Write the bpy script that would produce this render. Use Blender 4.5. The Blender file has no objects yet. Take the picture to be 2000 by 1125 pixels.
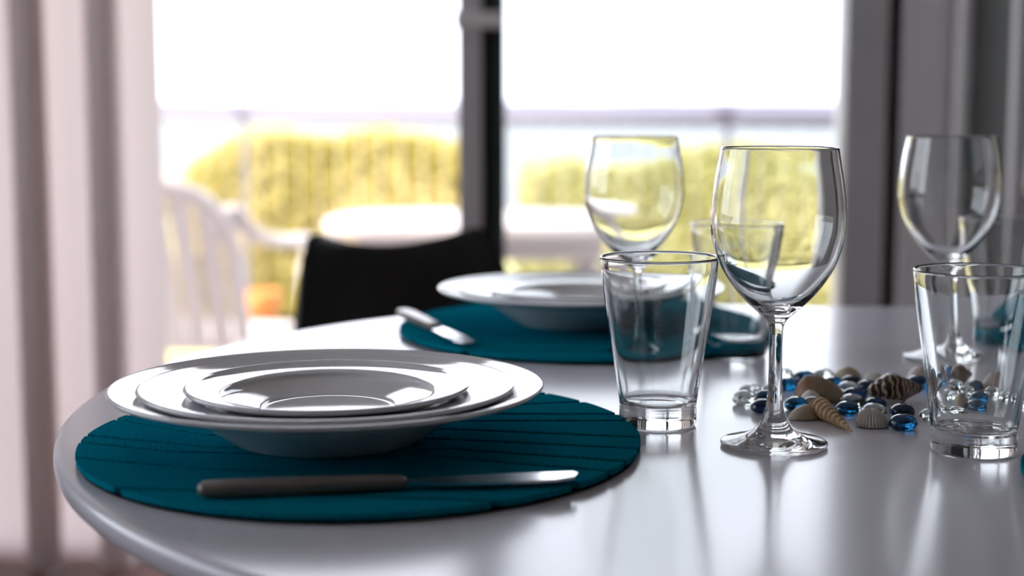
import bpy, bmesh, math, random
from mathutils import Vector, Matrix, noise
random.seed(7)
C = bpy.context.scene.collection
SC = bpy.context.scene
R = math.radians
T = 0.74                                   # table top height

# ------------------------------------------------------------------ camera
cam = bpy.data.cameras.new('camera')
cam.sensor_width = 36.0
cam.lens = 54.0
cam.clip_start = 0.02
cam.clip_end = 20000
cam.dof.use_dof = True
cam.dof.focus_distance = 0.955
cam.dof.aperture_fstop = 4.0
co = bpy.data.objects.new('camera', cam)
C.objects.link(co)
co.location = (0, 0, T + 0.2058)
co.rotation_euler = (R(90 - 6.833), 0, 0)
SC.camera = co

# ------------------------------------------------------------------ world, sun, exposure
w = bpy.data.worlds.new('World')
SC.world = w
w.use_nodes = True
bg = w.node_tree.nodes['Background']
bg.inputs[0].default_value = (0.88, 0.90, 1.0, 1)
bg.inputs[1].default_value = 2.6
sun = bpy.data.lights.new('sun', 'SUN')
sun.energy = 5.0
sun.angle = R(2.0)
sun.color = (1.0, 0.9, 0.78)
so = bpy.data.objects.new('sun', sun)
C.objects.link(so)
so.location = (-6, 0, 8)
so.rotation_euler = Vector((0.75, 0.28, -0.95)).to_track_quat('-Z', 'Y').to_euler()
SC.view_settings.view_transform = 'Standard'
SC.view_settings.look = 'None'
SC.view_settings.gamma = 1.0
SC.view_settings.use_curve_mapping = False
SC.view_settings.exposure = 0.75
SC.cycles.use_denoising = True
SC.cycles.max_bounces = 20
SC.cycles.transmission_bounces = 18
SC.cycles.glossy_bounces = 8
SC.cycles.diffuse_bounces = 4
SC.cycles.transparent_max_bounces = 16
SC.cycles.sample_clamp_indirect = 6.0

# ------------------------------------------------------------------ materials
MAT = {}
def mat(name, col, rough=0.5, metal=0.0, spec=0.5, trans=0.0, ior=1.5, coat=0.0, sheen=0.0,
        noise_scale=None, noise_amt=0.0, bump=0.0, bump_scale=200.0, col2=None):
    m = bpy.data.materials.new(name)
    m.use_nodes = True
    nt = m.node_tree
    b = nt.nodes['Principled BSDF']
    b.inputs['Base Color'].default_value = (*col, 1)
    b.inputs['Roughness'].default_value = rough
    b.inputs['Metallic'].default_value = metal
    b.inputs['Specular IOR Level'].default_value = spec
    b.inputs['Transmission Weight'].default_value = trans
    b.inputs['IOR'].default_value = ior
    b.inputs['Coat Weight'].default_value = coat
    b.inputs['Sheen Weight'].default_value = sheen
    tc = nt.nodes.new('ShaderNodeTexCoord')
    if noise_scale:
        n = nt.nodes.new('ShaderNodeTexNoise')
        n.inputs['Scale'].default_value = noise_scale
        n.inputs['Detail'].default_value = 4
        nt.links.new(tc.outputs['Object'], n.inputs['Vector'])
        r = nt.nodes.new('ShaderNodeValToRGB')
        c2 = col2 or tuple(min(1, c * (1 + noise_amt)) for c in col)
        c1 = col if col2 else tuple(c * (1 - noise_amt) for c in col)
        r.color_ramp.elements[0].position = 0.35
        r.color_ramp.elements[1].position = 0.65
        r.color_ramp.elements[0].color = (*c1, 1)
        r.color_ramp.elements[1].color = (*c2, 1)
        nt.links.new(n.outputs['Fac'], r.inputs['Fac'])
        nt.links.new(r.outputs['Color'], b.inputs['Base Color'])
    if bump:
        n2 = nt.nodes.new('ShaderNodeTexNoise')
        n2.inputs['Scale'].default_value = bump_scale
        n2.inputs['Detail'].default_value = 3
        nt.links.new(tc.outputs['Object'], n2.inputs['Vector'])
        bp = nt.nodes.new('ShaderNodeBump')
        bp.inputs['Strength'].default_value = bump
        bp.inputs['Distance'].default_value = 0.001
        nt.links.new(n2.outputs['Fac'], bp.inputs['Height'])
        nt.links.new(bp.outputs['Normal'], b.inputs['Normal'])
    MAT[name] = m
    return m

mat('table_white', (0.76, 0.745, 0.82), 0.17, spec=0.6)
mat('porcelain', (0.80, 0.795, 0.82), 0.06, spec=0.6, coat=0.3)
mat('felt', (0.001, 0.19, 0.275), 1.0, spec=0.0, sheen=0.0, noise_scale=900, noise_amt=0.4, bump=0.5, bump_scale=1500)
mat('felt_backing', (0.0, 0.006, 0.01), 0.95, spec=0.05)
mat('clear_glass', (0.985, 0.995, 0.99), 0.0, trans=1.0, ior=1.5)
mat('gem_blue', (0.005, 0.085, 0.20), 0.03, trans=1.0, ior=1.5)
mat('gem_navy', (0.004, 0.025, 0.075), 0.03, trans=1.0, ior=1.5)
mat('gem_clear', (0.90, 0.97, 0.95), 0.03, trans=1.0, ior=1.5)
mat('steel', (0.75, 0.75, 0.77), 0.18, metal=1.0)
mat('handle_grey', (0.20, 0.175, 0.16), 0.28)
mat('black_shell', (0.008, 0.008, 0.010), 0.42)
mat('chrome', (0.7, 0.7, 0.72), 0.12, metal=1.0)
mat('curtain', (0.84, 0.75, 0.74), 0.9, spec=0.1)
def make_translucent(name, fac):
    nt = MAT[name].node_tree; b = nt.nodes['Principled BSDF']
    tr = nt.nodes.new('ShaderNodeBsdfTranslucent'); tr.inputs[0].default_value = b.inputs['Base Color'].default_value
    mx = nt.nodes.new('ShaderNodeMixShader'); mx.inputs[0].default_value = fac
    nt.links.new(b.outputs[0], mx.inputs[1]); nt.links.new(tr.outputs[0], mx.inputs[2])
    nt.links.new(mx.outputs[0], nt.nodes['Material Output'].inputs['Surface'])
make_translucent('curtain', 0.27)
mat('frame_grey', (0.62, 0.59, 0.60), 0.45, noise_scale=3, noise_amt=0.03)
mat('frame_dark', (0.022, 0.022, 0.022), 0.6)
mat('seal_teal', (0.045, 0.07, 0.075), 0.4)
mat('leaf_grey', (0.80, 0.77, 0.77), 0.45)
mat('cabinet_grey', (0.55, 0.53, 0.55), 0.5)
mat('wall', (0.66, 0.63, 0.62), 0.9, spec=0.2, noise_scale=5, noise_amt=0.04, bump=0.1, bump_scale=120)
mat('ceiling', (0.80, 0.79, 0.78), 0.95, spec=0.1)
mat('plastic_white', (0.50, 0.455, 0.45), 0.5, spec=0.3)
mat('paint_white', (0.84, 0.80, 0.79), 0.5)
mat('terracotta', (0.62, 0.24, 0.06), 0.8, noise_scale=20, noise_amt=0.2)
mat('soil', (0.05, 0.035, 0.025), 0.95)
mat('rail_metal', (0.20, 0.19, 0.24), 0.5)
mat('baluster_pale', (0.50, 0.47, 0.38), 0.5)
mat('bark', (0.16, 0.10, 0.05), 0.9)
mat('sea', (0.215, 0.23, 0.245), 0.6, spec=0.0, bump=0.3, bump_scale=2.0)
mat('headland', (0.13, 0.12, 0.16), 0.95, spec=0.0, noise_scale=0.004, noise_amt=0.15)
mat('roof_red', (0.62, 0.36, 0.32), 0.9)
mat('grass', (0.42, 0.39, 0.17), 0.95, spec=0.1, noise_scale=3, noise_amt=0.35)
mat('deck', (0.38, 0.34, 0.32), 0.7, noise_scale=8, noise_amt=0.1)

def planks(name, c1, c2, scale, rough):
    m = mat(name, c1, rough)
    nt = m.node_tree; b = nt.nodes['Principled BSDF']
    tc = nt.nodes.new('ShaderNodeTexCoord')
    mp = nt.nodes.new('ShaderNodeMapping'); mp.inputs['Scale'].default_value = scale
    n = nt.nodes.new('ShaderNodeTexNoise'); n.inputs['Scale'].default_value = 4; n.inputs['Detail'].default_value = 6
    r = nt.nodes.new('ShaderNodeValToRGB')
    r.color_ramp.elements[0].position = 0.3; r.color_ramp.elements[1].position = 0.7
    r.color_ramp.elements[0].color = (*c1, 1); r.color_ramp.elements[1].color = (*c2, 1)
    nt.links.new(tc.outputs['Object'], mp.inputs[0]); nt.links.new(mp.outputs[0], n.inputs['Vector'])
    nt.links.new(n.outputs['Fac'], r.inputs['Fac']); nt.links.new(r.outputs['Color'], b.inputs['Base Color'])
    return m
planks('floor_wood', (0.10, 0.045, 0.035), (0.20, 0.10, 0.08), (12, 1.0, 1), 0.30)

def foliage(name, c1, c2):
    m = mat(name, c1, 0.6, spec=0.2)
    nt = m.node_tree; b = nt.nodes['Principled BSDF']
    tc = nt.nodes.new('ShaderNodeTexCoord')
    n = nt.nodes.new('ShaderNodeTexNoise'); n.inputs['Scale'].default_value = 1.6; n.inputs['Detail'].default_value = 5
    r = nt.nodes.new('ShaderNodeValToRGB')
    r.color_ramp.elements[0].position = 0.38; r.color_ramp.elements[1].position = 0.62
    r.color_ramp.elements[0].color = (*c1, 1); r.color_ramp.elements[1].color = (*c2, 1)
    nt.links.new(tc.outputs['Object'], n.inputs['Vector'])
    nt.links.new(n.outputs['Fac'], r.inputs['Fac']); nt.links.new(r.outputs['Color'], b.inputs['Base Color'])
    tr = nt.nodes.new('ShaderNodeBsdfTranslucent')
    nt.links.new(r.outputs['Color'], tr.inputs['Color'])
    mx = nt.nodes.new('ShaderNodeMixShader'); mx.inputs[0].default_value = 0.4
    out = nt.nodes['Material Output']
    nt.links.new(b.outputs[0], mx.inputs[1]); nt.links.new(tr.outputs[0], mx.inputs[2])
    nt.links.new(mx.outputs[0], out.inputs['Surface'])
foliage('leaf_yellow', (0.50, 0.43, 0.12), (0.80, 0.70, 0.36))
foliage('leaf_green', (0.52, 0.49, 0.21), (0.80, 0.75, 0.44))

def pane_mat():
    m = bpy.data.materials.new('window_glass'); m.use_nodes = True
    nt = m.node_tree; nt.nodes.remove(nt.nodes['Principled BSDF'])
    t = nt.nodes.new('ShaderNodeBsdfTransparent'); t.inputs[0].default_value = (0.93, 0.95, 0.95, 1)
    g = nt.nodes.new('ShaderNodeBsdfGlossy'); g.inputs['Roughness'].default_value = 0.02
    f = nt.nodes.new('ShaderNodeFresnel'); f.inputs[0].default_value = 1.45
    mx = nt.nodes.new('ShaderNodeMixShader')
    nt.links.new(f.outputs[0], mx.inputs[0]); nt.links.new(t.outputs[0], mx.inputs[1]); nt.links.new(g.outputs[0], mx.inputs[2])
    nt.links.new(mx.outputs[0], nt.nodes['Material Output'].inputs['Surface'])
    MAT['window_glass'] = m
pane_mat()

def shell_mat(name, stops, axis='X', scale=1.0, noise_mix=0.3, nscale=300.0, rough=0.45, kind='ramp', wave=None):
    """colour runs along one object axis; optional wave bands"""
    m = mat(name, stops[0][1], rough)
    nt = m.node_tree; b = nt.nodes['Principled BSDF']
    tc = nt.nodes.new('ShaderNodeTexCoord')
    r = nt.nodes.new('ShaderNodeValToRGB')
    while len(r.color_ramp.elements) < len(stops): r.color_ramp.elements.new(0.5)
    for e, (p, c) in zip(r.color_ramp.elements, stops):
        e.position = p; e.color = (*c, 1)
    if wave:
        wv = nt.nodes.new('ShaderNodeTexWave')
        wv.bands_direction = axis
        wv.inputs['Scale'].default_value = wave[0]; wv.inputs['Distortion'].default_value = wave[1]
        wv.inputs['Detail'].default_value = 2; wv.inputs['Detail Scale'].default_value = wave[2]
        nt.links.new(tc.outputs['Object'], wv.inputs['Vector'])
        nt.links.new(wv.outputs['Fac'], r.inputs['Fac'])
    else:
        n = nt.nodes.new('ShaderNodeTexNoise'); n.inputs['Scale'].default_value = nscale
        nt.links.new(tc.outputs['Object'], n.inputs['Vector'])
        sx = nt.nodes.new('ShaderNodeSeparateXYZ'); nt.links.new(tc.outputs['Object'], sx.inputs[0])
        mu = nt.nodes.new('ShaderNodeMath'); mu.operation = 'MULTIPLY_ADD'
        mu.inputs[1].default_value = scale; mu.inputs[2].default_value = 0.5 - noise_mix * 0.5
        nt.links.new(sx.outputs[axis], mu.inputs[0])
        ma = nt.nodes.new('ShaderNodeMath'); ma.operation = 'MULTIPLY_ADD'
        ma.inputs[1].default_value = noise_mix
        nt.links.new(n.outputs['Fac'], ma.inputs[0]); nt.links.new(mu.outputs[0], ma.inputs[2])
        nt.links.new(ma.outputs[0], r.inputs['Fac'])
    nt.links.new(r.outputs['Color'], b.inputs['Base Color'])
    return m
shell_mat('shell_tan', [(0.0, (0.30, 0.13, 0.06)), (0.3, (0.22, 0.12, 0.07)), (0.6, (0.33, 0.25, 0.17)), (1.0, (0.45, 0.38, 0.29))], 'X', 26, 0.25, 180)
shell_mat('shell_clam', [(0.0, (0.78, 0.68, 0.58)), (0.5, (0.52, 0.42, 0.30)), (1.0, (0.42, 0.32, 0.20))], 'X', 30, 0.3, 220)
shell_mat('shell_auger', [(0.0, (0.66, 0.36, 0.16)), (0.5, (0.78, 0.55, 0.34)), (1.0, (0.58, 0.38, 0.20))], 'X', 20, 0.4, 400)
shell_mat('shell_cockle', [(0.0, (0.70, 0.62, 0.54)), (0.5, (0.82, 0.77, 0.70)), (1.0, (0.72, 0.64, 0.54))], 'X', 20, 0.3, 250)
shell_mat('shell_white', [(0.0, (0.76, 0.71, 0.66)), (1.0, (0.86, 0.83, 0.79))], 'X', 20, 0.3, 200)
shell_mat('shell_pink', [(0.0, (0.60, 0.47, 0.44)), (1.0, (0.68, 0.58, 0.54))], 'X', 20, 0.3, 200)
shell_mat('shell_stripe', [(0.0, (0.035, 0.018, 0.012)), (0.55, (0.07, 0.035, 0.02)), (0.80, (0.40, 0.28, 0.19)), (1.0, (0.58, 0.47, 0.38))], 'X', wave=(75.0, 7.0, 2.0), rough=0.35)
shell_mat('shell_brown', [(0.0, (0.07, 0.04, 0.025)), (1.0, (0.22, 0.14, 0.09))], 'X', 20, 0.4, 250)
mat('shell_lip', (0.68, 0.65, 0.64), 0.25)

# ------------------------------------------------------------------ mesh helpers
def link(name, me, m=None, parent=None, smooth=True):
    if m is not None: me.materials.append(MAT[m])
    if smooth:
        me.polygons.foreach_set('use_smooth', [True] * len(me.polygons))
    o = bpy.data.objects.new(name, me)
    C.objects.link(o)
    if parent is not None: o.parent = parent
    return o
def pyd(name, v, f, m=None, parent=None, smooth=True):
    me = bpy.data.meshes.new(name); me.from_pydata(v, [], f); me.update()
    return link(name, me, m, parent, smooth)
def frombm(name, bm, m=None, parent=None, smooth=False):
    me = bpy.data.meshes.new(name); bm.to_mesh(me); bm.free()
    return link(name, me, m, parent, smooth)
def thing(name, label, cat, loc=(0, 0, 0), rz=0.0, group=None):
    o = bpy.data.objects.new(name, None); o.empty_display_size = 0.02
    C.objects.link(o); o.location = loc; o.rotation_euler = (0, 0, rz)
    return tag(o, label, cat, group)
def tag(o, label=None, cat=None, group=None, kind=None):
    if label: o['label'] = label
    if cat: o['category'] = cat
    if group: o['group'] = group
    if kind: o['kind'] = kind
    return o
def struct(o, label=None): return tag(o, label=label, kind='structure')
def box(bm, x0, x1, y0, y1, z0, z1, bev=0.0):
    r = bmesh.ops.create_cube(bm, size=1.0)
    M = Matrix.Translation(((x0+x1)/2, (y0+y1)/2, (z0+z1)/2)) @ Matrix.Diagonal((x1-x0, y1-y0, z1-z0, 1))
    bmesh.ops.transform(bm, matrix=M, verts=r['verts'])
    if bev:
        es = list({e for v in r['verts'] for e in v.link_edges})
        bmesh.ops.bevel(bm, geom=es, offset=bev, segments=2, affect='EDGES', profile=0.7)
def boxobj(name, dims, m, parent=None, bev=0.0):
    bm = bmesh.new(); box(bm, *dims, bev=bev)
    return frombm(name, bm, m, parent)
def spline(P, n=6):
    out = []
    Q = [P[0]] + list(P) + [P[-1]]
    for i in range(1, len(Q) - 2):
        p0, p1, p2, p3 = [Vector(q) for q in Q[i-1:i+3]]
        for k in range(n):
            t = k / n
            out.append(0.5 * ((2*p1) + (p2-p0)*t + (2*p0-5*p1+4*p2-p3)*t*t + (3*p1-p0-3*p2+p3)*t**3))
    out.append(Vector(P[-1]))
    return out
def lathe_data(prof, seg=96, v=None, f=None):
    """prof: (r, z) from the axis at the bottom, up the outside, over the rim, down the inside"""
    v = [] if v is None else v; f = [] if f is None else f
    prev = None
    for (r, z) in prof:
        if r < 1e-6:
            cur = [len(v)]; v.append((0, 0, z))
        else:
            cur = list(range(len(v), len(v) + seg))
            for j in range(seg):
                a = 2 * math.pi * j / seg
                v.append((r * math.cos(a), r * math.sin(a), z))
        if prev is not None:
            for j in range(seg):
                k = (j + 1) % seg
                if len(prev) == 1 and len(cur) > 1: f.append((prev[0], cur[k], cur[j]))
                elif len(cur) == 1 and len(prev) > 1: f.append((prev[j], prev[k], cur[0]))
                elif len(cur) > 1: f.append((prev[j], prev[k], cur[k], cur[j]))
        prev = cur
    return v, f
def lathe(name, profs, m, parent=None, seg=96):
    v, f = [], []
    for p in profs: lathe_data([(q[0], q[1]) for q in p], seg, v, f)
    return pyd(name, v, f, m, parent)
def tube(v, f, path, rad, seg=10, flat=1.0):
    """sweep a circle along path; rad: number or list; flat squeezes the second axis"""
    n = len(path); P = [Vector(p) for p in path]
    base = len(v); up = None
    for i in range(n):
        d = (P[min(i+1, n-1)] - P[max(i-1, 0)]).normalized()
        ref = Vector((0, 0, 1)) if abs(d.z) < 0.95 else Vector((0, 1, 0))
        s = d.cross(ref).normalized(); u = s.cross(d).normalized()
        r = rad[i] if isinstance(rad, (list, tuple)) else rad
        for j in range(seg):
            a = 2*math.pi*j/seg
            v.append(tuple(P[i] + s*(r*math.cos(a)) + u*(r*flat*math.sin(a))))
    for i in range(n-1):
        for j in range(seg):
            k = (j+1) % seg
            a, b = base+i*seg, base+(i+1)*seg
            f.append((a+j, a+k, b+k, b+j))
    f.append(tuple(base+j for j in range(seg))[::-1]); f.append(tuple(base+(n-1)*seg+j for j in range(seg)))
def tubeobj(name, path, rad, m, parent=None, seg=10, flat=1.0):
    v, f = [], []; tube(v, f, path, rad, seg, flat)
    o = pyd(name, v, f, m, parent)
    fix(o); return o
def fix(o):
    bm = bmesh.new(); bm.from_mesh(o.data); bmesh.ops.recalc_face_normals(bm, faces=bm.faces[:]); bm.to_mesh(o.data); bm.free()
def flat_caps(o):
    for p in o.data.polygons:
        if len(p.vertices) > 8:
            p.use_smooth = False
            for k in p.edge_keys: pass
    o.data.set_sharp_from_angle(angle=R(40))
    caps = {tuple(sorted(k)) for p in o.data.polygons if len(p.vertices) > 8 for k in p.edge_keys}
    at = o.data.attributes.get('sharp_edge') or o.data.attributes.new('sharp_edge', 'BOOLEAN', 'EDGE')
    for ed in o.data.edges:
        if tuple(sorted(ed.vertices)) in caps: at.data[ed.index].value = True
    return o
def copy_tree(o, loc, rz=0.0, label=None):
    r = o.copy(); C.objects.link(r); r.location = loc; r.rotation_euler = (0, 0, rz)
    if label: r['label'] = label
    for ch in [c for c in o.children]:
        c = ch.copy(); C.objects.link(c); c.parent = r
    return r

# ------------------------------------------------------------------ room shell
WY = 3.15                                   # inner face of the window wall
XL, XR, YB, ZC = -2.3, 2.4, -2.6, 2.5
struct(boxobj('floor', (XL-0.1, XR+0.1, YB-0.1, WY+0.12, -0.06, 0.0), 'floor_wood'), 'reddish brown glossy wooden floor')
struct(boxobj('ceiling', (XL-0.1, XR+0.1, YB-0.1, WY+0.35, ZC, ZC+0.12), 'ceiling'), 'plain white ceiling')
def wall_with_opening(name, axis, pos, thick, a0, a1, hole, m='wall'):
    bm = bmesh.new()
    def b(u0, u1, z0, z1):
        if axis == 'x': box(bm, pos, pos+thick, u0, u1, z0, z1)
        else: box(bm, u0, u1, pos, pos+thick, z0, z1)
    h0, h1, z0, z1 = hole
    b(a0, h0, 0, ZC); b(h1, a1, 0, ZC); b(h0, h1, z1, ZC)
    if z0 > 0.001: b(h0, h1, 0, z0)
    return struct(frombm(name, bm, m))
wall_with_opening('wall_left', 'x', XL-0.1, 0.1, YB, WY, (0.3, 2.5, 0.6, 2.20))  # opening in the left wall added to let fill light in
struct(boxobj('wall_back', (XL-0.1, XR+0.1, YB-0.1, YB, 0, ZC), 'wall'))
struct(boxobj('wall_right', (XR, XR+0.1, YB, WY, 0, ZC), 'wall'))
wall_with_opening('wall_front', 'y', WY+0.0, 0.1, XL-0.1, XR+0.1, (-1.70, 1.06, 0.0, 2.12))
def fill_window_unit(name, axis, pos, h, n):
    """side window added out of view for fill light: frame and panes"""
    h0, h1, z0, z1 = h
    e = bpy.data.objects.new(name, None); C.objects.link(e); struct(e, 'added grey framed side window out of view, for fill light')
    def bx(nm, u0, u1, a, b, m, t0=-0.03, t1=0.03):
        d = (pos+t0, pos+t1, u0, u1, a, b) if axis == 'x' else (u0, u1, pos+t0, pos+t1, a, b)
        boxobj(nm, d, m, e)
    bx('frame_rail', h0, h1, z0, z0+0.05, 'frame_grey'); bx('frame_rail', h0, h1, z1-0.05, z1, 'frame_grey')
    for k in range(n+1):
        u = h0 + (h1-h0-0.05)*k/n
        bx('frame_stile', u, u+0.05, z0+0.05, z1-0.05, 'frame_grey')
    for k in range(n):
        u0 = h0 + (h1-h0-0.05)*k/n + 0.05; u1 = h0 + (h1-h0-0.05)*(k+1)/n
        bx('pane', u0, u1, z0+0.05, z1-0.05, 'window_glass', -0.003, 0.003)
fill_window_unit('added_fill_window', 'x', XL-0.05, (0.3, 2.5, 0.6, 2.20), 2)  # unseen window, added to brighten the room from the left

mat('dark_wood', (0.05, 0.03, 0.022), 0.5)
struct(boxobj('baseboard_front', (XL, -1.70, WY-0.015, WY, 0.0, 0.10), 'dark_wood'), 'dark brown baseboard below the curtain')

# sliding terrace door: fixed glazed half on the right, open half on the left, stacked leaf at the right
win = bpy.data.objects.new('window_1', None); C.objects.link(win)
struct(win, 'grey framed sliding terrace door, left half open')
boxobj('frame_head', (-1.70, 1.06, WY, WY+0.10, 2.06, 2.12), 'frame_grey', win)
boxobj('door_sill', (-1.70, 1.06, WY-0.02, WY+0.12, 0.0, 0.035), 'paint_white', win)
mul = boxobj('mullion', (-0.108, -0.060, WY-0.06, WY+0.02, 0.035, 2.06), 'frame_grey', win, 0.004)
boxobj('mullion_recess', (-0.060, -0.034, WY-0.035, WY+0.02, 0.035, 2.06), 'frame_dark', mul)
boxobj('mullion_seal', (-0.034, -0.013, WY-0.045, WY+0.02, 0.035, 2.06), 'seal_teal', mul, 0.003)
boxobj('door_catch', (-0.114, -0.016, WY-0.075, WY-0.045, 1.095, 1.128), 'paint_white', mul, 0.004)
boxobj('pane', (-0.013, 0.668, WY+0.0, WY+0.006, 0.10, 2.06), 'window_glass', win)
boxobj('bottom_rail', (-0.013, 0.668, WY-0.03, WY+0.03, 0.035, 0.10), 'frame_grey', win, 0.003)
boxobj('frame_stile', (0.668, 0.752, WY-0.05, WY+0.05, 0.035, 2.06), 'frame_grey', win, 0.003)
boxobj('frame_recess', (0.752, 0.784, WY+0.01, WY+0.05, 0.035, 2.06), 'frame_dark', win)
lf = boxobj('door_leaf', (0.784, 0.875, WY-0.06, WY+0.05, 0.035, 2.06), 'leaf_grey', win, 0.003)
boxobj('leaf_bead', (0.875, 0.885, WY-0.03, WY+0.05, 0.035, 2.06), 'frame_dark', lf)
boxobj('frame_jamb', (0.885, 1.06, WY-0.01, WY+0.05, 0.035, 2.06), 'frame_grey', win)
struct(boxobj('trim_1', (0.868, 0.928, 3.00, 3.06, 0.0, 2.3), 'paint_white', bev=0.012), 'pale vertical post beside the grey door frame')

# ------------------------------------------------------------------ outdoors
DZ = -0.13
struct(boxobj('ground', (-14, 14, 3.27, 16, DZ-0.5, DZ-0.06), 'grass'), 'yellow green grass bank')
struct(boxobj('terrace', (-4, 4, 3.27, 5.9, DZ-0.06, DZ), 'deck'), 'pale terrace floor outside the door')
v = [(-9000, 16, -9), (9000, 16, -9), (9000, 15000, -9), (-9000, 15000, -9)]
struct(pyd('sea', v, [(0, 1, 2, 3)], 'sea', smooth=False), 'pale bright sea')
bmh = bmesh.new(); box(bmh, -14, 14, 15.9, 16.0, -9.5, DZ-0.06); struct(frombm('bank', bmh, 'grass'))
# far headland: a low ridge with depth
hv, hf = [], []
N = 120
for i in range(N+1):
    x = -2600 + 5200*i/N
    h = 5 + 9*(0.5+0.5*noise.noise(Vector((x*0.0016, 3.1, 0)))) + 3*noise.noise(Vector((x*0.009, 1.1, 0)))
    hv += [(x, 2900, -9), (x, 2980, -9+h*0.8), (x, 3120, -9+h+6), (x, 3400, -9)]
for i in range(N):
    for k in range(3):
        a = i*4+k; hf.append((a, a+4, a+5, a+1))
struct(pyd('headland', hv, hf, 'headland'), 'hazy low headland on the horizon')

def hedge(name, label, loc, sx, sy, top, nleaf, m, seed):
    """leafy hedge: foliage of individual bent leaves around a set of mounds, plus branches"""
    rnd = random.Random(seed)
    e = thing(name, label, 'hedge', loc)
    v, f = [], []
    def height(x):
        return top(x) * (0.92 + 0.14*noise.noise(Vector((x*1.7+seed, 0.3, 0))))
    for _ in range(nleaf):
        x = rnd.uniform(-sx, sx); h = height(x)
        z = h * (1 - rnd.random()**1.6 * 0.95)
        dep = sy * math.sqrt(max(0.05, 1 - (z/h)**2 * 0.8))
        y = -dep * (1 - rnd.random()**2 * 1.6)
        p = Vector((x, y, z))
        d = Vector((rnd.uniform(-1, 1), rnd.uniform(-1, 1), rnd.uniform(-0.3, 1))).normalized()
        s = d.cross(Vector((rnd.uniform(-1, 1), rnd.uniform(-1, 1), rnd.uniform(-1, 1)))).normalized()
        L = rnd.uniform(0.05, 0.11); W = L*0.3
        n = d.cross(s)
        b = len(v)
        v += [tuple(p), tuple(p+d*L*0.5+s*W+n*L*0.08), tuple(p+d*L), tuple(p+d*L*0.5-s*W+n*L*0.08)]
        f += [(b, b+1, b+2), (b, b+2, b+3)]
    o = pyd('foliage', v, f, m, e, smooth=False); o['kind'] = 'stuff'
    for _ in range(int(sx*10)):
        x = rnd.uniform(-sx, sx); h = height(x)*0.85
        tubeobj('branch', [(x, 0, 0), (x+rnd.uniform(-.08, .08), rnd.uniform(-.2, .1), h*0.5), (x*0.9+rnd.uniform(-.1, .1), rnd.uniform(-.3, .2), h)], [0.02, 0.014, 0.005], 'bark', e, 5)
    return e
zb = DZ - 0.06
hedge('hedge', 'tall yellow hedge behind the railing, seen through the open left door', (-0.96, 8.7, zb), 0.80, 0.75,
      lambda x: 1.00 if x > -0.40 else 1.00 - (-0.40-x)*0.42, 24000, 'leaf_yellow', 3)
hedge('hedge', 'paler green hedge seen through the right hand door pane', (1.10, 8.7, zb), 1.02, 0.75,
      lambda x: 0.87 - 0.02*x, 24000, 'leaf_green', 11)
hedge('hedge', 'low yellow green bush at the left end of the hedge, by the curtain', (-2.50, 8.9, zb), 0.46, 0.5,
      lambda x: 0.62 + 0.15*x, 7000, 'leaf_yellow', 21)

# railing along the terrace
ra, rb = Vector((-2.5, 7.5)), Vector((1.9, 4.3))
def rpt(t, z): p = ra.lerp(rb, t); return (p.x, p.y, z)
rl = thing('railing', 'slim terrace railing with grey top rail and thin white uprights', 'railing', (0, 0, 0))
RZ = 0.918
tubeobj('top_rail', [rpt(0, RZ-0.02), rpt(1, RZ-0.02)], 0.030, 'rail_metal', rl, 10)
tubeobj('bottom_rail', [rpt(0, DZ+0.10), rpt(1, DZ+0.10)], 0.012, 'rail_metal', rl, 8)
for t in (0.02, 0.312, 0.732):
    v, f = [], []; tube(v, f, [rpt(t, -0.19), rpt(t, RZ)], 0.014, 10); tube(v, f, [rpt(t, RZ), rpt(t, RZ+0.012)], 0.045, 12)
    pyd('post', v, f, 'rail_metal', rl, False)
for k in range(48):
    t = 0.02 + 0.96*(k+0.5)/48
    tubeobj('baluster', [rpt(t, DZ+0.10), rpt(t, RZ-0.02)], 0.0022, 'baluster_pale', rl, 6)

# white plastic garden chair
gc = thing('garden_chair', 'white plastic garden armchair on the terrace beside the curtain', 'chair', (-0.91, 4.42, DZ), R(-10))
# local frame: faces +y
bm = bmesh.new()
box(bm, -0.23, 0.23, -0.20, 0.24, 0.395, 0.42, 0.01)
frombm('seat', bm, 'plastic_white', gc)
def backpt(s, h):      # s in -1..1, h in 0..1
    return Vector((s*(0.21+0.02*h), -0.20 - 0.17*h - 0.03*(1-s*s), 0.40 + 0.46*h))
arch = [backpt(-1, 0), backpt(-1, 0.45), backpt(-0.95, 0.75), backpt(-0.7, 0.93), backpt(-0.35, 0.99), backpt(0, 1.0),
        backpt(0.35, 0.99), backpt(0.7, 0.93), backpt(0.95, 0.75), backpt(1, 0.45), backpt(1, 0)]
tubeobj('back_frame', spline(arch, 4), 0.024, 'plastic_white', gc, 8)
for k in range(6):
    s = -0.74 + 1.48*k/5
    topz = 0.98 if abs(s) < 0.3 else 0.95 if abs(s) < 0.6 else 0.90
    v, f = [], []
    for i in range(7):
        h = topz*i/6
        p = backpt(s, h)
        for dx, dy in ((-0.028, -0.006), (0.028, -0.006), (0.028, 0.006), (-0.028, 0.006)): v.append((p.x+dx, p.y+dy, p.z))
    for i in range(6):
        for j in range(4):
            a = i*4+j; b = i*4+(j+1) % 4; f.append((a, b, b+4, a+4))
    f += [(3, 2, 1, 0), (24, 25, 26, 27)]
    pyd('back_slat', v, f, 'plastic_white', gc, False)
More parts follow.
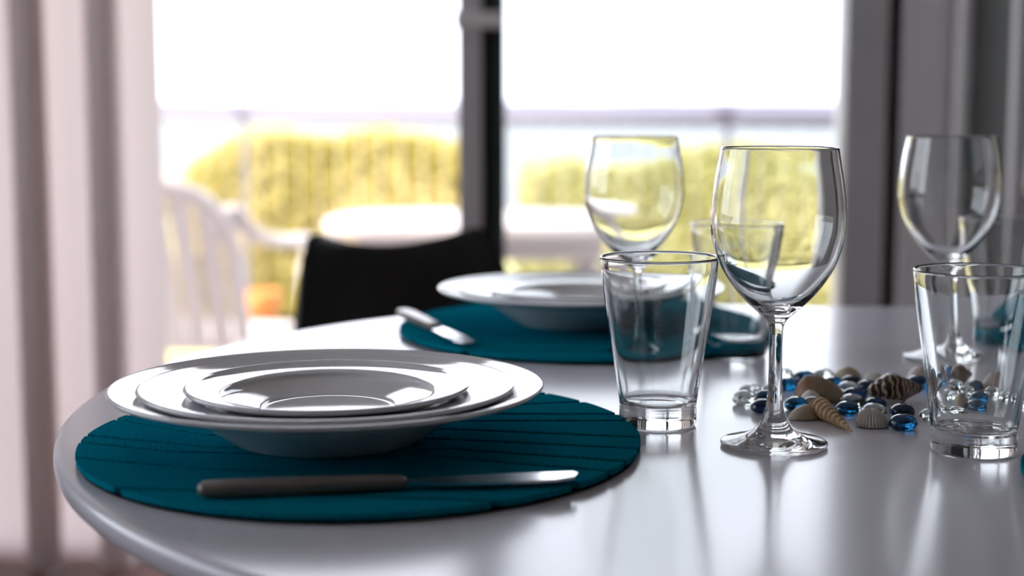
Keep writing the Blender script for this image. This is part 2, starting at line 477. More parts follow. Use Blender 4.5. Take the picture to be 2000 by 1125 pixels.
for s in (-1, 1):
    path = spline([(s*0.225, -0.32, 0.80), (s*0.25, -0.22, 0.725), (s*0.27, -0.05, 0.69), (s*0.275, 0.10, 0.68), (s*0.268, 0.235, 0.66), (s*0.262, 0.255, 0.58)], 4)
    tubeobj('armrest', path, 0.032, 'plastic_white', gc, 8, 0.6)
    tubeobj('leg', spline([(s*0.262, 0.255, 0.60), (s*0.255, 0.25, 0.30), (s*0.262, 0.275, 0.0)], 4), [0.042]*5+[0.036]*4, 'plastic_white', gc, 8)
    tubeobj('leg', spline([(s*0.22, -0.19, 0.42), (s*0.235, -0.24, 0.22), (s*0.25, -0.29, 0.0)], 4), [0.050]*5+[0.040]*4, 'plastic_white', gc, 8)

# white garden table
gt = thing('garden_table', 'white plastic garden table on the terrace behind the black chair', 'table', (-0.10, 4.92, DZ))
v, f = [], []
SG = 64
def gt_ring(r, z):
    b = len(v)
    for j in range(SG):
        a = 2*math.pi*j/SG; ca, sa = math.cos(a), math.sin(a)
        v.append((math.copysign(abs(ca)**0.6, ca)*(0.485+r), math.copysign(abs(sa)**0.6, sa)*(0.36+r), z))
    return b
rings = [gt_ring(-0.03, 0.665), gt_ring(0.0, 0.668), gt_ring(0.012, 0.69), gt_ring(0.006, 0.712), gt_ring(-0.01, 0.716), gt_ring(-0.03, 0.708)]
for a, b in zip(rings, rings[1:]):
    for j in range(SG): k = (j+1) % SG; f.append((a+j, a+k, b+k, b+j))
f.append(tuple(rings[-1]+j for j in range(SG))); f.append(tuple(rings[0]+j for j in range(SG))[::-1])
flat_caps(pyd('tabletop', v, f, 'plastic_white', gt))
bm = bmesh.new(); box(bm, -0.38, 0.38, -0.27, 0.27, 0.60, 0.664, 0.01); frombm('apron', bm, 'plastic_white', gt)
for sx in (-1, 1):
    for sy in (-1, 1):
        tubeobj('leg', [(sx*0.33, sy*0.22, 0.62), (sx*0.37, sy*0.26, 0.3), (sx*0.40, sy*0.29, 0)], [0.035, 0.03, 0.025], 'plastic_white', gt, 8)
# terracotta pot
fp = thing('flower_pot', 'orange terracotta flower pot glimpsed beneath the garden chair arm', 'flower pot', (-0.85, 5.2, DZ))
lathe('pot', [[(0, 0), (0.035, 0), (0.037, 0.01), (0.050, 0.36), (0.058, 0.365), (0.060, 0.44), (0.053, 0.445), (0.050, 0.40), (0, 0.40)]], 'terracotta', fp, 32)
lathe('soil', [[(0, 0.401), (0.0495, 0.401), (0.03, 0.42), (0, 0.425)]], 'soil', fp, 24)

# ------------------------------------------------------------------ curtain (left)
def curtain(name, label, x0, folds, period, y0, z0, z1):
    """loop folds: between flat single-layer stretches the cloth stands out in closed loops with narrow necks"""
    fold = [(0.000, 0.0), (0.030, -0.003), (0.026, -0.016), (0.004, -0.034), (-0.004, -0.055), (0.010, -0.080), (0.035, -0.088), (0.058, -0.080), (0.069, -0.060),
            (0.061, -0.035), (0.042, -0.018), (0.038, -0.004), (0.062, 0.0), (0.100, -0.002), (0.132, 0.0)]
    Q = []
    for k in range(folds):
        j = 1 + 0.10*noise.noise(Vector((k*3.7, 0.5, 0)))
        for (a, b) in fold: Q.append((x0 + period*k + a, y0 + b*j, 0))
    P = [(p.x, p.y) for p in spline(Q, 4)]
    v, f = [], []
    rows = [z0, z0+0.3, 1.0, z1]
    for (x, y) in P:
        for z in rows: v.append((x, y, z))
    k = len(rows)
    for i in range(len(P)-1):
        for r_ in range(k-1):
            a = i*k+r_; f.append((a, a+k, a+k+1, a+1))
    e = thing(name, label, 'curtain', (0, 0, 0))
    pyd('fabric', v, f, 'curtain', e)
    tubeobj('curtain_rod', [(x0-0.05, y0-0.045, z1+0.01), (x0+folds*period+0.05, y0-0.045, z1+0.01)], 0.012, 'chrome', e, 10)
    return e
curtain('curtain', 'pale pink floor length curtain hanging in folds left of the open door', -0.838-5*0.149, 6, 0.149, WY-0.04, 0.012, 2.30)

# tall grey cabinet with two bar handles (right)
tc_ = thing('tall_cabinet', 'tall grey two door cabinet with vertical bar handles by the door frame', 'cabinet', (0, 0, 0))
CY = 2.62
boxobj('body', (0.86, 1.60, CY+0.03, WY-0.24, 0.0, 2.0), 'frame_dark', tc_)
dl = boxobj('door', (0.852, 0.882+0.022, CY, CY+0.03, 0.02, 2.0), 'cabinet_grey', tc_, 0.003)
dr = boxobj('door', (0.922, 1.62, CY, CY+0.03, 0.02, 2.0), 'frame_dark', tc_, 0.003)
tubeobj('handle', spline([(0.872, CY, 0.80), (0.872, CY-0.04, 0.81), (0.872, CY-0.045, 0.93), (0.872, CY-0.04, 1.04), (0.872, CY, 1.05)], 5), 0.009, 'chrome', dl, 10)
tubeobj('handle', spline([(0.945, CY, 0.80), (0.945, CY-0.04, 0.81), (0.945, CY-0.045, 0.93), (0.945, CY-0.04, 1.04), (0.945, CY, 1.05)], 5), 0.009, 'seal_teal', dr, 10)

# ------------------------------------------------------------------ dining table
tb = thing('dining_table', 'white oval dining table with a smooth rounded edge', 'table', (0.267, 1.068, 0))
v, f = [], []
SG = 192
def tb_ring(ins, z):
    b = len(v)
    for j in range(SG):
        a = 2*math.pi*j/SG
        x, y = (0.567-ins)*math.cos(a), (0.567-ins)*math.sin(a)
        lim = 0.505-ins
        y = y * (1 + (abs(y)/lim)**12)**(-1/12)
        v.append((x, y, z))
    return b
rr = [tb_ring(0.020, T-0.018), tb_ring(0.005, T-0.0165), tb_ring(0.0015, T-0.013), tb_ring(0.0, T-0.008), tb_ring(0.0002, T-0.004), tb_ring(0.0012, T-0.0016), tb_ring(0.0030, T-0.0004), tb_ring(0.005, T)]
for a, b in zip(rr, rr[1:]):
    for j in range(SG): k = (j+1) % SG; f.append((a+j, a+k, b+k, b+j))
f.append(tuple(rr[-1]+j for j in range(SG))); f.append(tuple(rr[0]+j for j in range(SG))[::-1])
flat_caps(pyd('tabletop', v, f, 'table_white', tb))
bm = bmesh.new(); box(bm, -0.25, 0.25, -0.25, 0.25, T-0.07, T-0.018, 0.004); frombm('apron', bm, 'table_white', tb)
for sx in (-1, 1):
    for sy in (-1, 1):
        tubeobj('leg', [(sx*0.23, sy*0.23, T-0.03), (sx*0.27, sy*0.27, 0.35), (sx*0.31, sy*0.31, 0)], [0.028, 0.024, 0.018], 'table_white', tb, 16)

# ------------------------------------------------------------------ black shell chair
ch = thing('dining_chair', 'black moulded shell chair drawn up to the far side of the table', 'chair', (-0.045, 1.80, 0), R(-152.5))
# local frame: sitter faces +y, back at -y
def shell_grid(name, fn, nu, nv, m, parent, th):
    v = [tuple(fn(-1+2*i/nu, j/nv)) for i in range(nu+1) for j in range(nv+1)]
    f = [(i*(nv+1)+j, (i+1)*(nv+1)+j, (i+1)*(nv+1)+j+1, i*(nv+1)+j+1) for i in range(nu) for j in range(nv)]
    o = pyd(name, v, f, m, parent); fix(o)
    md = o.modifiers.new('thickness', 'SOLIDIFY'); md.thickness = th; md.offset = 0
    return o
def back_fn(u, t):
    hw = 0.158 + 0.035*(1-t)**0.8 - 0.02*t          # half width
    au = abs(u)
    top = 0.758 + 0.036*au**2
    # rounded upper corners
    if au > 0.80: top -= 0.075*(1-math.sqrt(max(0, 1-((au-0.80)/0.20)**2)))
    z = 0.49 + (top-0.49)*t
    y = -0.19 - 0.075*t**1.2 + 0.055*u*u*(0.5+0.5*t) + 0.012*math.sin(t*3.0)
    return (u*hw, y, z)
def seat_fn(u, t):
    hw = 0.21 - 0.02*(1-t)
    z = 0.445 + 0.02*u*u + 0.02*math.exp(-t*9) - 0.02*t**4
    return (u*hw, -0.19 + 0.40*t, z)
shell_grid('backrest', back_fn, 40, 24, 'black_shell', ch, 0.010)
shell_grid('seat', seat_fn, 24, 20, 'black_shell', ch, 0.010)
for s in (-1, 1):
    tubeobj('leg', [(s*0.10, 0.10, 0.438), (s*0.20, 0.19, 0.0)], 0.010, 'chrome', ch, 10)
    tubeobj('leg', [(s*0.10, -0.10, 0.438), (s*0.20, -0.21, 0.0)], 0.010, 'chrome', ch, 10)

# ------------------------------------------------------------------ placemats with cut strips
MR = 0.176; MX, MY = 0.1684/0.176, 0.1842/0.176
SL = [[(-.12, .128), (.112, .121), (.125, .133)],
      [(-.155, .085), (.0748, .0835), (.1445, .0993)],
      [(-.16, .075), (-.10, .060), (.0621, .0592), (.1528, .0592)],
      [(-.165, .067), (-.10, .045), (.0568, .0375), (.155, .039)],
      [(-.1684, .0592), (-.112, .0252), (.053, .0146), (.156, -.0045)],
      [(-.174, .0455), (-.099, -.0016), (.0484, -.0116), (.1538, -.0337)],
      [(-.1747, -.0031), (-.0857, -.0351), (.0493, -.0358), (.1466, -.0637)],
      [(-.1729, -.0214), (-.108, -.0457), (.0555, -.0587), (.138, -.0859)],
      [(-.1672, -.0587), (-.0793, -.0859), (.10, -.112)],
      [(-.13, -.125), (.06, -.148)]]
def slit(P, x):
    if x <= P[0][0]: i = 0
    elif x >= P[-1][0]: i = len(P)-2
    else: i = max(k for k in range(len(P)-1) if P[k][0] <= x)
    (xa, ya), (xb, yb) = P[i], P[i+1]
    return ya + (yb-ya)*(x-xa)/(xb-xa)
def placemat(label, loc, rz):
    e = thing('placemat', label, 'placemat', loc, rz, 'round teal placemats')
    e.scale = (MX, MY, 1)
    lathe('backing', [[(0, 0), (MR-0.0015, 0), (MR-0.001, 0.001), (MR-0.001, 0.0023), (0, 0.0023)]], 'felt_backing', e, 96)
    N = 140; h0, h1, g = 0.0024, 0.0056, 0.0021
    for i in range(len(SL)+1):
        cols = []
        for k in range(N+1):
            x = -MR*math.cos(math.pi*k/N)
            c = math.sqrt(max(0, MR*MR - x*x))
            up = c if i == 0 else min(c, slit(SL[i-1], x)-g)
            lo = -c if i == len(SL) else max(-c, slit(SL[i], x)+g)
            if up - lo > 0.0004: cols.append((x, lo, up))
        if len(cols) < 3: continue
        v, f = [], []
        for (x, lo, up) in cols:
            v += [(x, lo, h0), (x, up, h0), (x, up, h1-0.0006), (x, up-0.0006 if up-lo > .002 else up, h1), (x, lo+0.0006 if up-lo > .002 else lo, h1), (x, lo, h1-0.0006)]
        n = len(cols)
        for k in range(n-1):
            a, b = 6*k, 6*k+6
            for q in range(6):
                p = (q+1) % 6; f.append((a+q, a+p, b+p, b+q))
        f.append((0, 1, 2, 3, 4, 5)); f.append(tuple(6*(n-1)+q for q in (5, 4, 3, 2, 1, 0)))
        o = pyd('strip', v, f, 'felt', e, False); fix(o)
    return e
M1 = placemat('teal felt placemat with cut lines in front, under the near plates', (-0.0905, 0.9202, T+0.0002), 0)
M2 = copy_tree(M1, (0.066, 1.385, T+0.0002), R(5), 'teal placemat at the far left setting, under the far plates')
M3 = copy_tree(M1, (0.590, 1.300, T+0.0002), R(170), 'teal placemat seen only through the tumblers at the right edge')
M4 = copy_tree(M1, (0.4615, 0.7900, T+0.0002), R(70), 'teal placemat just touching the right edge near the front')

# ------------------------------------------------------------------ plates (stack of three)
def plate(label, loc, Rr, rim_h, rim_in, rim_in_h, foot, z0, wall=0.0032, first=None):
    """deep rimmed plate: foot ring, well, rim"""
    fr = foot
    top = [(0, z0+wall+0.0015), (fr*0.80, z0+wall+0.0015), (fr*0.97, z0+wall+0.0030), (rim_in*0.93, rim_in_h-0.0035),
           (rim_in, rim_in_h), ((rim_in*0.45+Rr*0.55), rim_in_h+(rim_h-rim_in_h)*0.45), (Rr-0.004, rim_h-0.0008), (Rr-0.0018, rim_h)]
    top_s = spline([(a, b, 0) for a, b in top], 6)
    lip = [(Rr-0.0006, rim_h-0.0004), (Rr, rim_h-0.0014), (Rr-0.0010, rim_h-0.0028)]
    under = [((rim_in*0.45+Rr*0.55), rim_in_h+(rim_h-rim_in_h)*0.45-wall), (rim_in+0.001, rim_in_h-wall), (rim_in*0.93+0.0025, rim_in_h-0.0035-wall*0.8),
             (fr*1.06, z0+0.0016), (fr*1.02, z0+0.0003), (fr, z0), (fr*0.95, z0), (fr*0.92, z0+0.0014), (0, z0+0.0014)]
    us = spline([(a, b, 0) for a, b in [lip[-1]]+under], 4)
    prof = [(max(0, p[0]), p[1]) for p in reversed([(q.x, q.y) for q in us])] + lip[::-1][1:] + [(p.x, p.y) for p in reversed(top_s)]
    prof[0] = (0, prof[0][1]); prof[-1] = (0, prof[-1][1])
    o = lathe('plate', [prof], 'porcelain', None, 160)
    o.location = loc
    return o
def stack(loc, where):
    x, y = loc; z = T + 0.0059
    a = plate('', (x, y, z), 0.1300, 0.0335, 0.088, 0.0245, 0.056, 0.0)
    tag(a, 'wide white soup plate at the bottom of the stack on '+where, 'plate', 'stacked white plates')
    b = plate('', (x, y, z), 0.1130, 0.0335, 0.074, 0.0260, 0.049, 0.0068)
    tag(b, 'medium white plate in the middle of the stack on '+where, 'plate', 'stacked white plates')
    c = plate('', (x, y, z), 0.0856, 0.0332, 0.0655, 0.0285, 0.044, 0.0130)
    tag(c, 'smallest white dish on top of the plate stack on '+where, 'plate', 'stacked white plates')
    return a, b, c
S1 = stack((-0.111, 0.912), 'the front placemat')
for S, (x, y), where in ((S1, (0.062, 1.405), 'the far placemat'), (S1, (0.60, 1.30), 'the right placemat')):
    for o, nm in zip(S, ('wide white soup plate at the bottom of the stack on ', 'medium white plate in the middle of the stack on ', 'smallest white dish on top of the plate stack on ')):
        c = o.copy(); C.objects.link(c); c.location = (x, y, T+0.0059); c['label'] = nm+where

# ------------------------------------------------------------------ knives
def knife(label, loc, rz, tilt=0.0):
    e = thing('table_knife', label, 'knife', loc, rz, 'grey handled table knives')
    e.rotation_euler = (0, tilt, rz)
    # handle along +x from 0 to .105, blade from .105 to .205
    path = [(0.0, 0, 0.0042), (0.003, 0, 0.0042), (0.02, 0, 0.0042), (0.06, 0, 0.0042), (0.095, 0, 0.0042), (0.104, 0, 0.0042), (0.107, 0, 0.0042)]
    v, f = [], []
    for i, p in enumerate(path):
        w = [0.003, 0.0068, 0.0080, 0.0074, 0.0066, 0.0058, 0.004][i]; h = [0.0018, 0.0036, 0.0041, 0.0040, 0.0036, 0.0032, 0.002][i]
        for j in range(16):
            a = 2*math.pi*j/16; ca, sa = math.cos(a), math.sin(a)
            v.append((p[0], math.copysign(abs(ca)**0.6, ca)*w, p[2]+math.copysign(abs(sa)**0.6, sa)*h))
    for i in range(len(path)-1):
        for j in range(16):
            k = (j+1) % 16; f.append((i*16+j, i*16+k, (i+1)*16+k, (i+1)*16+j))
    f.append(tuple(range(16))[::-1]); f.append(tuple((len(path)-1)*16+j for j in range(16)))
    fix(pyd('handle', v, f, 'handle_grey', e))
    out = [(0.105, -0.0035), (0.115, -0.004), (0.122, -0.0085), (0.16, -0.0100), (0.185, -0.0090), (0.196, -0.004), (0.199, 0.003), (0.197, 0.0068), (0.16, 0.0072), (0.12, 0.0060), (0.105, 0.0035)]
    n = len(out); v = [(x, y, 0.0030) for x, y in out]+[(x, y, 0.0046) for x, y in out]
    f = [tuple(range(n))[::-1], tuple(range(n, 2*n))]+[(i, (i+1) % n, n+(i+1) % n, n+i) for i in range(n)]
    fix(pyd('blade', v, f, 'steel', e, False))
    return e
KZ = T + 0.0057
knife('table knife lying across the front placemat before the near plates', (-0.161, 0.7690, KZ), math.atan2(0.0285, 0.182))
knife('table knife with pale handle on the far placemat beside the far plates', (-0.104, 1.445, KZ), math.atan2(1.235-1.445, -0.027+0.104))

# ------------------------------------------------------------------ glasses
def wine_profile():
    foot = [(0, 0.0008), (0.015, 0.0006), (0.0295, 0.0002), (0.0316, 0.0006), (0.0323, 0.0017), (0.0315, 0.0028), (0.026, 0.0042), (0.018, 0.0065), (0.0115, 0.0100), (0.0082, 0.0150)]
    stem = [(0.0082, 0.0150), (0.0060, 0.0205), (0.0046, 0.0290), (0.0041, 0.0420), (0.0040, 0.0560), (0.0042, 0.0680), (0.0048, 0.0735)]
    outer = [(0.0048, 0.0735), (0.0068, 0.0772), (0.0115, 0.0815), (0.0190, 0.0885), (0.0270, 0.0980), (0.0340, 0.1095), (0.0385, 0.1220), (0.0404, 0.1340), (0.0399, 0.1470), (0.0383, 0.1600), (0.0362, 0.1720), (0.0348, 0.1795)]
    rim = [(0.03455, 0.1800), (0.0341, 0.1796)]
    inner = [(0.0340, 0.1790), (0.0353, 0.1715), (0.0374, 0.1598), (0.0390, 0.1470), (0.0395, 0.1340), (0.0376, 0.1223), (0.0330, 0.1100), (0.0258, 0.0992), (0.0175, 0.0905), (0.0095, 0.0850), (0.004, 0.0835), (0, 0.0832)]
    sp = lambda P, n: [(max(0, q.x), q.y) for q in spline([(a, b, 0) for a, b in P], n)]
    return sp(foot, 4), sp(stem, 5), sp(outer, 5)+rim+sp(inner, 5)
def wine_glass(label, x, y, rz):
    e = thing('wine_glass', label, 'wine glass', (x, y, T+0.0003), rz, 'stemmed wine glasses')
    a, b, c = wine_profile(); c[-1] = (0, c[-1][1])
    lathe('foot', [a], 'clear_glass', e, 96); lathe('stem', [b], 'clear_glass', e, 96); lathe('bowl', [c], 'clear_glass', e, 96)
    return e
W1 = wine_glass('empty wine glass in front, standing right of the front tumbler', 0.1588, 0.9141, 0)
copy_tree(W1, (0.0985, 1.2400, T+0.0003), 0, 'blurred wine glass behind the front tumbler, before the far plates')
copy_tree(W1, (0.3515, 1.2330, T+0.0003), 0, 'wine glass behind the right hand tumbler, before the grey cabinet')
def tumbler(label, x, y):
    e = thing('tumbler', label, 'tumbler', (x, y, T+0.0003), 0, 'clear flared tumblers')
    sp = lambda P, n: [(max(0, q.x), q.y) for q in spline([(a, b, 0) for a, b in P], n)]
    out_b = [(0, 0.0012), (0.019, 0.0010), (0.0228, 0.0002), (0.0243, 0.0009), (0.0249, 0.0024), (0.0250, 0.0060), (0.02495, 0.0105), (0.0247, 0.0122), (0.0250, 0.0140)]
    out_w = [(0.0250, 0.0140), (0.0258, 0.0200), (0.0277, 0.0340), (0.0305, 0.0520), (0.0335, 0.0710), (0.0359, 0.0880), (0.0374, 0.1010), (0.0381, 0.1075)]
    rim = [(0.0381, 0.1084), (0.0376, 0.1090), (0.0369, 0.1089), (0.03635, 0.1082)]
    in_w = [(0.0363, 0.1070), (0.0357, 0.1000), (0.0341, 0.0880), (0.0315, 0.0710), (0.0284, 0.0520), (0.0255, 0.0340), (0.0235, 0.0215), (0.0226, 0.0175)]
    in_b = [(0.0226, 0.0175), (0.0205, 0.0146), (0.0150, 0.0132), (0.007, 0.0128), (0, 0.0127)]
    A, B = sp(out_b, 4), sp(in_b, 4); B[-1] = (0, B[-1][1]); A[0] = (0, A[0][1])
    lathe('base', [A, B], 'clear_glass', e, 96)
    lathe('wall', [sp(out_w, 4)+rim+sp(in_w, 4)], 'clear_glass', e, 96)
    return e
T1 = tumbler('empty flared tumbler in sharp focus between the front placemat and wine glass', 0.0942, 0.9772)
copy_tree(T1, (0.1840, 1.2500, T+0.0003), 0, 'blurred tumbler standing behind the front wine glass')
copy_tree(T1, (0.2754, 0.8990, T+0.0003), 0, 'tumbler at the right edge in front of the shells')
copy_tree(T1, (0.4190, 1.3000, T+0.0003), 0, 'faint tumbler at the right edge behind the right wine glass')

# ------------------------------------------------------------------ glass gems
gem_me = {}
def gem(label, x, y, kind, size=0.0170, rz=0.0, z=0.0, tilt=(0, 0)):
    key = kind
    if key not in gem_me:
        v, f = [], []
        prof = [(0, 0), (0.55, 0.0), (0.80, 0.05), (0.95, 0.18), (1.0, 0.33), (0.97, 0.50), (0.86, 0.70), (0.66, 0.86), (0.36, 0.97), (0, 1.0)]
        P = [(max(0, q.x)*0.5, q.y*0.54) for q in spline([(a, b, 0) for a, b in prof], 2)]
        P[0] = (0, 0); P[-1] = (0, 0.54)
        lathe_data(P, 28, v, f)
        v = [(a*(1+0.05*math.sin(2*math.atan2(b, a)+1)), b*(1+0.04*math.sin(3*math.atan2(b, a))), c) for a, b, c in v]
        me = bpy.data.meshes.new('glass_gem'); me.from_pydata(v, [], f); me.update(); me.materials.append(MAT[kind])
        me.polygons.foreach_set('use_smooth', [True]*len(me.polygons))
        gem_me[key] = me
    o = bpy.data.objects.new('glass_gem', gem_me[key]); C.objects.link(o)
    o.location = (x, y, T+0.0003+z); o.scale = (size, size, size); o.rotation_euler = (tilt[0], tilt[1], rz)
    return tag(o, label, 'glass gem', 'flat glass gems among the shells')
B_, N_, C_ = 'gem_blue', 'gem_navy', 'gem_clear'
GEMS = [
 ('glossy blue glass gem at the very front, right of the ribbed cockle', .2492, .9614, B_, .0178),
 ('near black navy gem directly behind the foremost blue gem', .2580, .9985, N_, .0168),
 ('blue glass gem just behind the tip half of the auger shell', .2234, 1.0080, B_, .0160),
 ('bright blue gem just right of the wine glass stem, behind the small clam', .1925, 1.0230, B_, .0165),
 ('dark navy gem half hidden by the wine glass stem, nearest of the left gems', .1685, 1.0147, N_, .0165),
 ('dark blue gem behind the stem, between a clear gem and the front navy gem', .1765, 1.0500, B_, .0158),
 ('blue gem behind the smooth tan shell, close to the wine glass stem', .1990, 1.0960, B_, .0165),
 ('light blue gem at the back left, beyond the smooth tan shell', .2173, 1.1256, B_, .0165),
 ('blue gem behind the right end of the smooth tan shell', .2337, 1.1004, B_, .0165),
 ('blue gem in front of the tan mound shaped shell at the back', .2485, 1.1080, B_, .0155),
 ('navy gem in front of the white shell at the back', .2560, 1.0880, N_, .0160),
 ('navy gem in the middle of the heap, left of the striped whelk', .2390, 1.0560, N_, .0165),
 ('navy gem tucked against the pointed end of the striped whelk', .2465, 1.0250, N_, .0150),
 ('blue gem behind the peak of the striped whelk', .2800, 1.1150, B_, .0160),
 ('large dark blue gem behind the striped whelk, before the pink shell', .2960, 1.1020, B_, .0180),
 ('greenish clear gem at the far left of the heap', .1610, 1.0437, C_, .0175),
 ('clear gem behind the leftmost clear gem', .1690, 1.0700, C_, .0165),
 ('clear gem in the middle of the heap behind the navy gem', .2400, 1.0790, C_, .0170),
 ('clear gem with a warm glint in the middle of the heap', .2325, 1.0330, C_, .0165),
 ('clear gem directly behind the ribbed cockle', .2395, .9990, C_, .0170),
 ('milky clear gem touching the front of the smooth tan shell', .2050, 1.0260, C_, .0160),
 ('clear gem behind the light blue gem at the back left', .2040, 1.1400, C_, .0160),
 ('clear gem behind the tail of the striped whelk', .3130, 1.0850, C_, .0160),
 ('small clear gem right of the whelk tail, beside the right tumbler', .2960, 1.0310, C_, .0150),
 ('small clear gem by the left wall of the right tumbler', .2740, .9890, C_, .0140),
 ('clear gem behind the wine glass stem, left of the smooth tan shell', .1850, 1.0735, C_, .0160),
 ('clear gem at the back, left of the mound shaped shell', .2330, 1.1330, C_, .0165),
 ('blue gem nearest the front among those seen through the right tumbler', .3082, 1.0026, B_, .0170),
 ('second blue gem seen through the right tumbler', .3199, 1.0345, B_, .0165),
 ('small blue gem deep in the heap seen through the right tumbler', .3316, 1.0841, N_, .0150),
 ('clear gem nearest the front among those seen through the right tumbler', .2866, .9800, C_, .0160),
 ('clear gem behind the tan clam seen through the right tumbler', .2950, 1.0450, C_, .0150),
 ('clear gem below the brown shell seen through the right tumbler', .3180, 1.0640, C_, .0150),
 ('clear gem between blue gems seen through the right tumbler', .3400, 1.0580, C_, .0150),
 ('clear gem rightmost of those seen through the right tumbler', .3460, 1.0330, C_, .0150),
 ('blue gem alone at the back, seen through the left of the right tumbler', .3210, 1.1420, B_, .0160),
 ('clear gem at the right frame edge beyond the right tumbler', .3560, 1.0120, C_, .0150),
]
for i, g in enumerate(GEMS):
    gem(*g, rz=i*1.7)

# ------------------------------------------------------------------ shells
def bivalve(name, label, loc, rz, L, W, H, m, ribs=0, rib_amp=0.0, umbo=0.6, tilt=(0, 0), pinch=0.0, skew=0.0):
    """one domed valve lying hollow side down; umbo at -y*umbo; ribs fan out from it"""
    nu, nv = (ribs*8 if ribs else 72), 20
    v, f = [], []
    def pt(r, a):
        x0 = math.cos(a); y0 = math.sin(a)
        ux, uy = skew, umbo * 1.0
        # move from umbo point (r=0) towards the outline (r=1)
        ox = x0 * (1 - pinch*max(0, y0)); oy = y0
        x = ux + (ox-ux)*r; y = uy*0.75 + (oy-uy*0.75)*r
        h = (1 - r**2.2)**0.62 * (1 - 0.10*r) if r < 1 else 0.0
        rib = 0.0
        if ribs: rib = rib_amp * (abs(math.cos(ribs*a/2)) ** 0.7 - 0.6) * min(1, r*1.5)
        k = 1 + rib*0.5
        return (x*L/2*k, y*W/2*k, max(0.0, h*H*(1+rib*1.2)))
    for i in range(nv+1):
        r = i/nv
        if i == 0: v.append((skew*L/2, umbo*0.75*W/2, H)); continue
        for j in range(nu): v.append(pt(r, 2*math.pi*j/nu))
    for j in range(nu): f.append((0, 1+j, 1+(j+1) % nu))
    for i in range(1, nv):
        for j in range(nu):
            a = 1+(i-1)*nu; b = a+nu; k = (j+1) % nu
            f.append((a+j, b+j, b+k, a+k))
    o = pyd(name, v, f, m); fix(o)
    md = o.modifiers.new('thickness', 'SOLIDIFY'); md.thickness = 0.0008; md.offset = -1
    o.location = (loc[0], loc[1], T+0.0006+(loc[2] if len(loc) > 2 else 0)); o.rotation_euler = (tilt[0], tilt[1], rz)
    return tag(o, label, 'seashell', 'seashells on the table')
def spire(name, label, base, tip, r0, whorls, amp, m, profile=None, seg=40, n=150, lip=None, twist=1.0):
    """coiled shell: helical ridges on a tapering body, axis from base to tip"""
    A, Bp = Vector(base), Vector(tip); ax = Bp-A; L = ax.length
    v, f = [], []
    for i in range(n+1):
        t = i/n
        for j in range(seg):
            a = 2*math.pi*j/seg
            ph = twist*(whorls*t**0.85) - a/(2*math.pi)
            saw = ph % 1.0
            bulge = math.sin(math.pi*saw)**0.6
            r = profile(t) if profile else r0*(1-t)**0.95+0.0004
            r = r*(1 - amp + amp*bulge)
            v.append((t*L, r*math.cos(a), r*math.sin(a)))
    for i in range(n):
        for j in range(seg):
            k = (j+1) % seg; f.append((i*seg+j, i*seg+k, (i+1)*seg+k, (i+1)*seg+j))
    f.append(tuple(range(seg))[::-1]); f.append(tuple(n*seg+j for j in range(seg)))
    e = thing(name, label, 'seashell', (A.x, A.y, T+0.0005+A.z), 0, 'seashells on the table')
    e.rotation_euler = ax.to_track_quat('X', 'Z').to_euler()
    o = pyd('shell_body', v, f, m, e); fix(o)
    return e
bivalve('clam_shell', 'large smooth tan brown shell lying behind the auger shell', (.2155, 1.0580), R(-8), .0365, .030, .0170, 'shell_tan', umbo=0.2, pinch=0.1, skew=-0.42)
bivalve('clam_shell', 'small smooth beige clam shell left of the auger shell', (.1915, .9930), R(12), .0205, .016, .0090, 'shell_clam', umbo=0.2, pinch=0.2, skew=0.35)
bivalve('clam_shell', 'small white clam shell leaning on the smooth tan shell', (.2060, 1.0415), R(20), .0170, .014, .0095, 'shell_white', umbo=0.3)
bivalve('cockle_shell', 'ribbed off white cockle shell at the front of the heap', (.2316, .9700), R(5), .0205, .019, .0105, 'shell_cockle', ribs=28, rib_amp=0.30, umbo=0.5)
bivalve('clam_shell', 'beige mound shaped shell at the back of the heap', (.2500, 1.1290), R(0), .0230, .020, .0110, 'shell_clam', umbo=0.2)
bivalve('cockle_shell', 'ribbed white shell at the back behind the striped whelk', (.2665, 1.1130), R(30), .0180, .016, .0095, 'shell_white', ribs=16, rib_amp=0.08, umbo=0.4)
bivalve('clam_shell', 'pale pink shell at the back beside the right tumbler', (.3040, 1.1300), R(-10), .0190, .018, .0110, 'shell_pink', umbo=0.3)
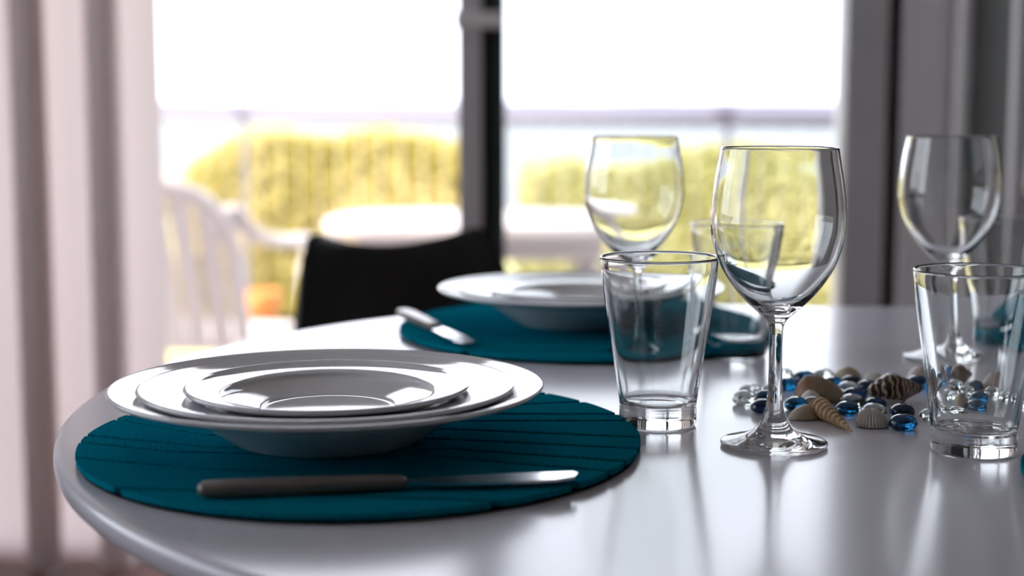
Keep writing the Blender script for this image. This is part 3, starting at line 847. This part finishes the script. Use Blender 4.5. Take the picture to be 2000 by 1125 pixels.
bivalve('clam_shell', 'tan pointed clam shell seen through the right tumbler', (.2990, 1.0150), R(55), .0190, .015, .0110, 'shell_clam', umbo=0.2, pinch=0.3)
bivalve('scallop_shell', 'pinkish ribbed scallop shell tilted, seen through the right tumbler', (.3520, 1.0900), R(-30), .0240, .021, .0130, 'shell_pink', ribs=18, rib_amp=0.06, umbo=0.5, tilt=(0, 0))
# ridged auger: wide end upper left, tip lower right
spire('auger_shell', 'long ridged tan auger shell lying between clam and cockle', (.2020, 1.0010, .0072), (.2142, .9490, .0006), 0.0078, 11, 0.30, 'shell_auger', profile=lambda t: 0.0076*(1-t)**0.9*min(1, (t+0.02)*12)+0.0003)
# striped whelk
def whelk_r(t):
    pts = [(0, .0006), (.06, .0030), (.12, .0050), (.17, .0052), (.24, .0085), (.31, .0098), (.36, .0107), (.48, .0110), (.60, .0098), (.70, .0078), (.80, .0056), (.90, .0038), (1.0, .0022)]
    for (a, b), (c, d) in zip(pts, pts[1:]):
        if t <= c: k = (t-a)/(c-a); k = k*k*(3-2*k); return b+(d-b)*k
    return pts[-1][1]
wk = spire('whelk_shell', 'dark brown and cream striped whelk shell with a white lip', (.2440, 1.0400, .0095), (.2860, 1.0560, .0085), 0, 3.5, 0.10, 'shell_stripe', profile=whelk_r, n=120, seg=48)
# its pale aperture: a curved lip on the near lower side
v, f = [], []
for i in range(13):
    t = 0.20+0.34*i/12
    for j in range(9):
        a = R(212)+R(70)*j/8
        s = math.sin(math.pi*i/12)**0.5*math.sin(math.pi*j/8)**0.5
        r = whelk_r(t)*(0.97+0.06*s)+0.0002
        v.append((t*0.0449, r*math.cos(a+R(0)), r*math.sin(a)))
for i in range(12):
    for j in range(8):
        f.append((i*9+j, i*9+j+1, (i+1)*9+j+1, (i+1)*9+j))
pyd('lip', v, f, 'shell_lip', wk)
spire('whelk_shell', 'plain dark brown whelk shell seen through the right tumbler', (.3130, 1.1080, .0075), (.3370, 1.1150, .0070), 0, 3.0, 0.12, 'shell_brown', profile=lambda t: whelk_r(t)*0.75, n=60, seg=32)
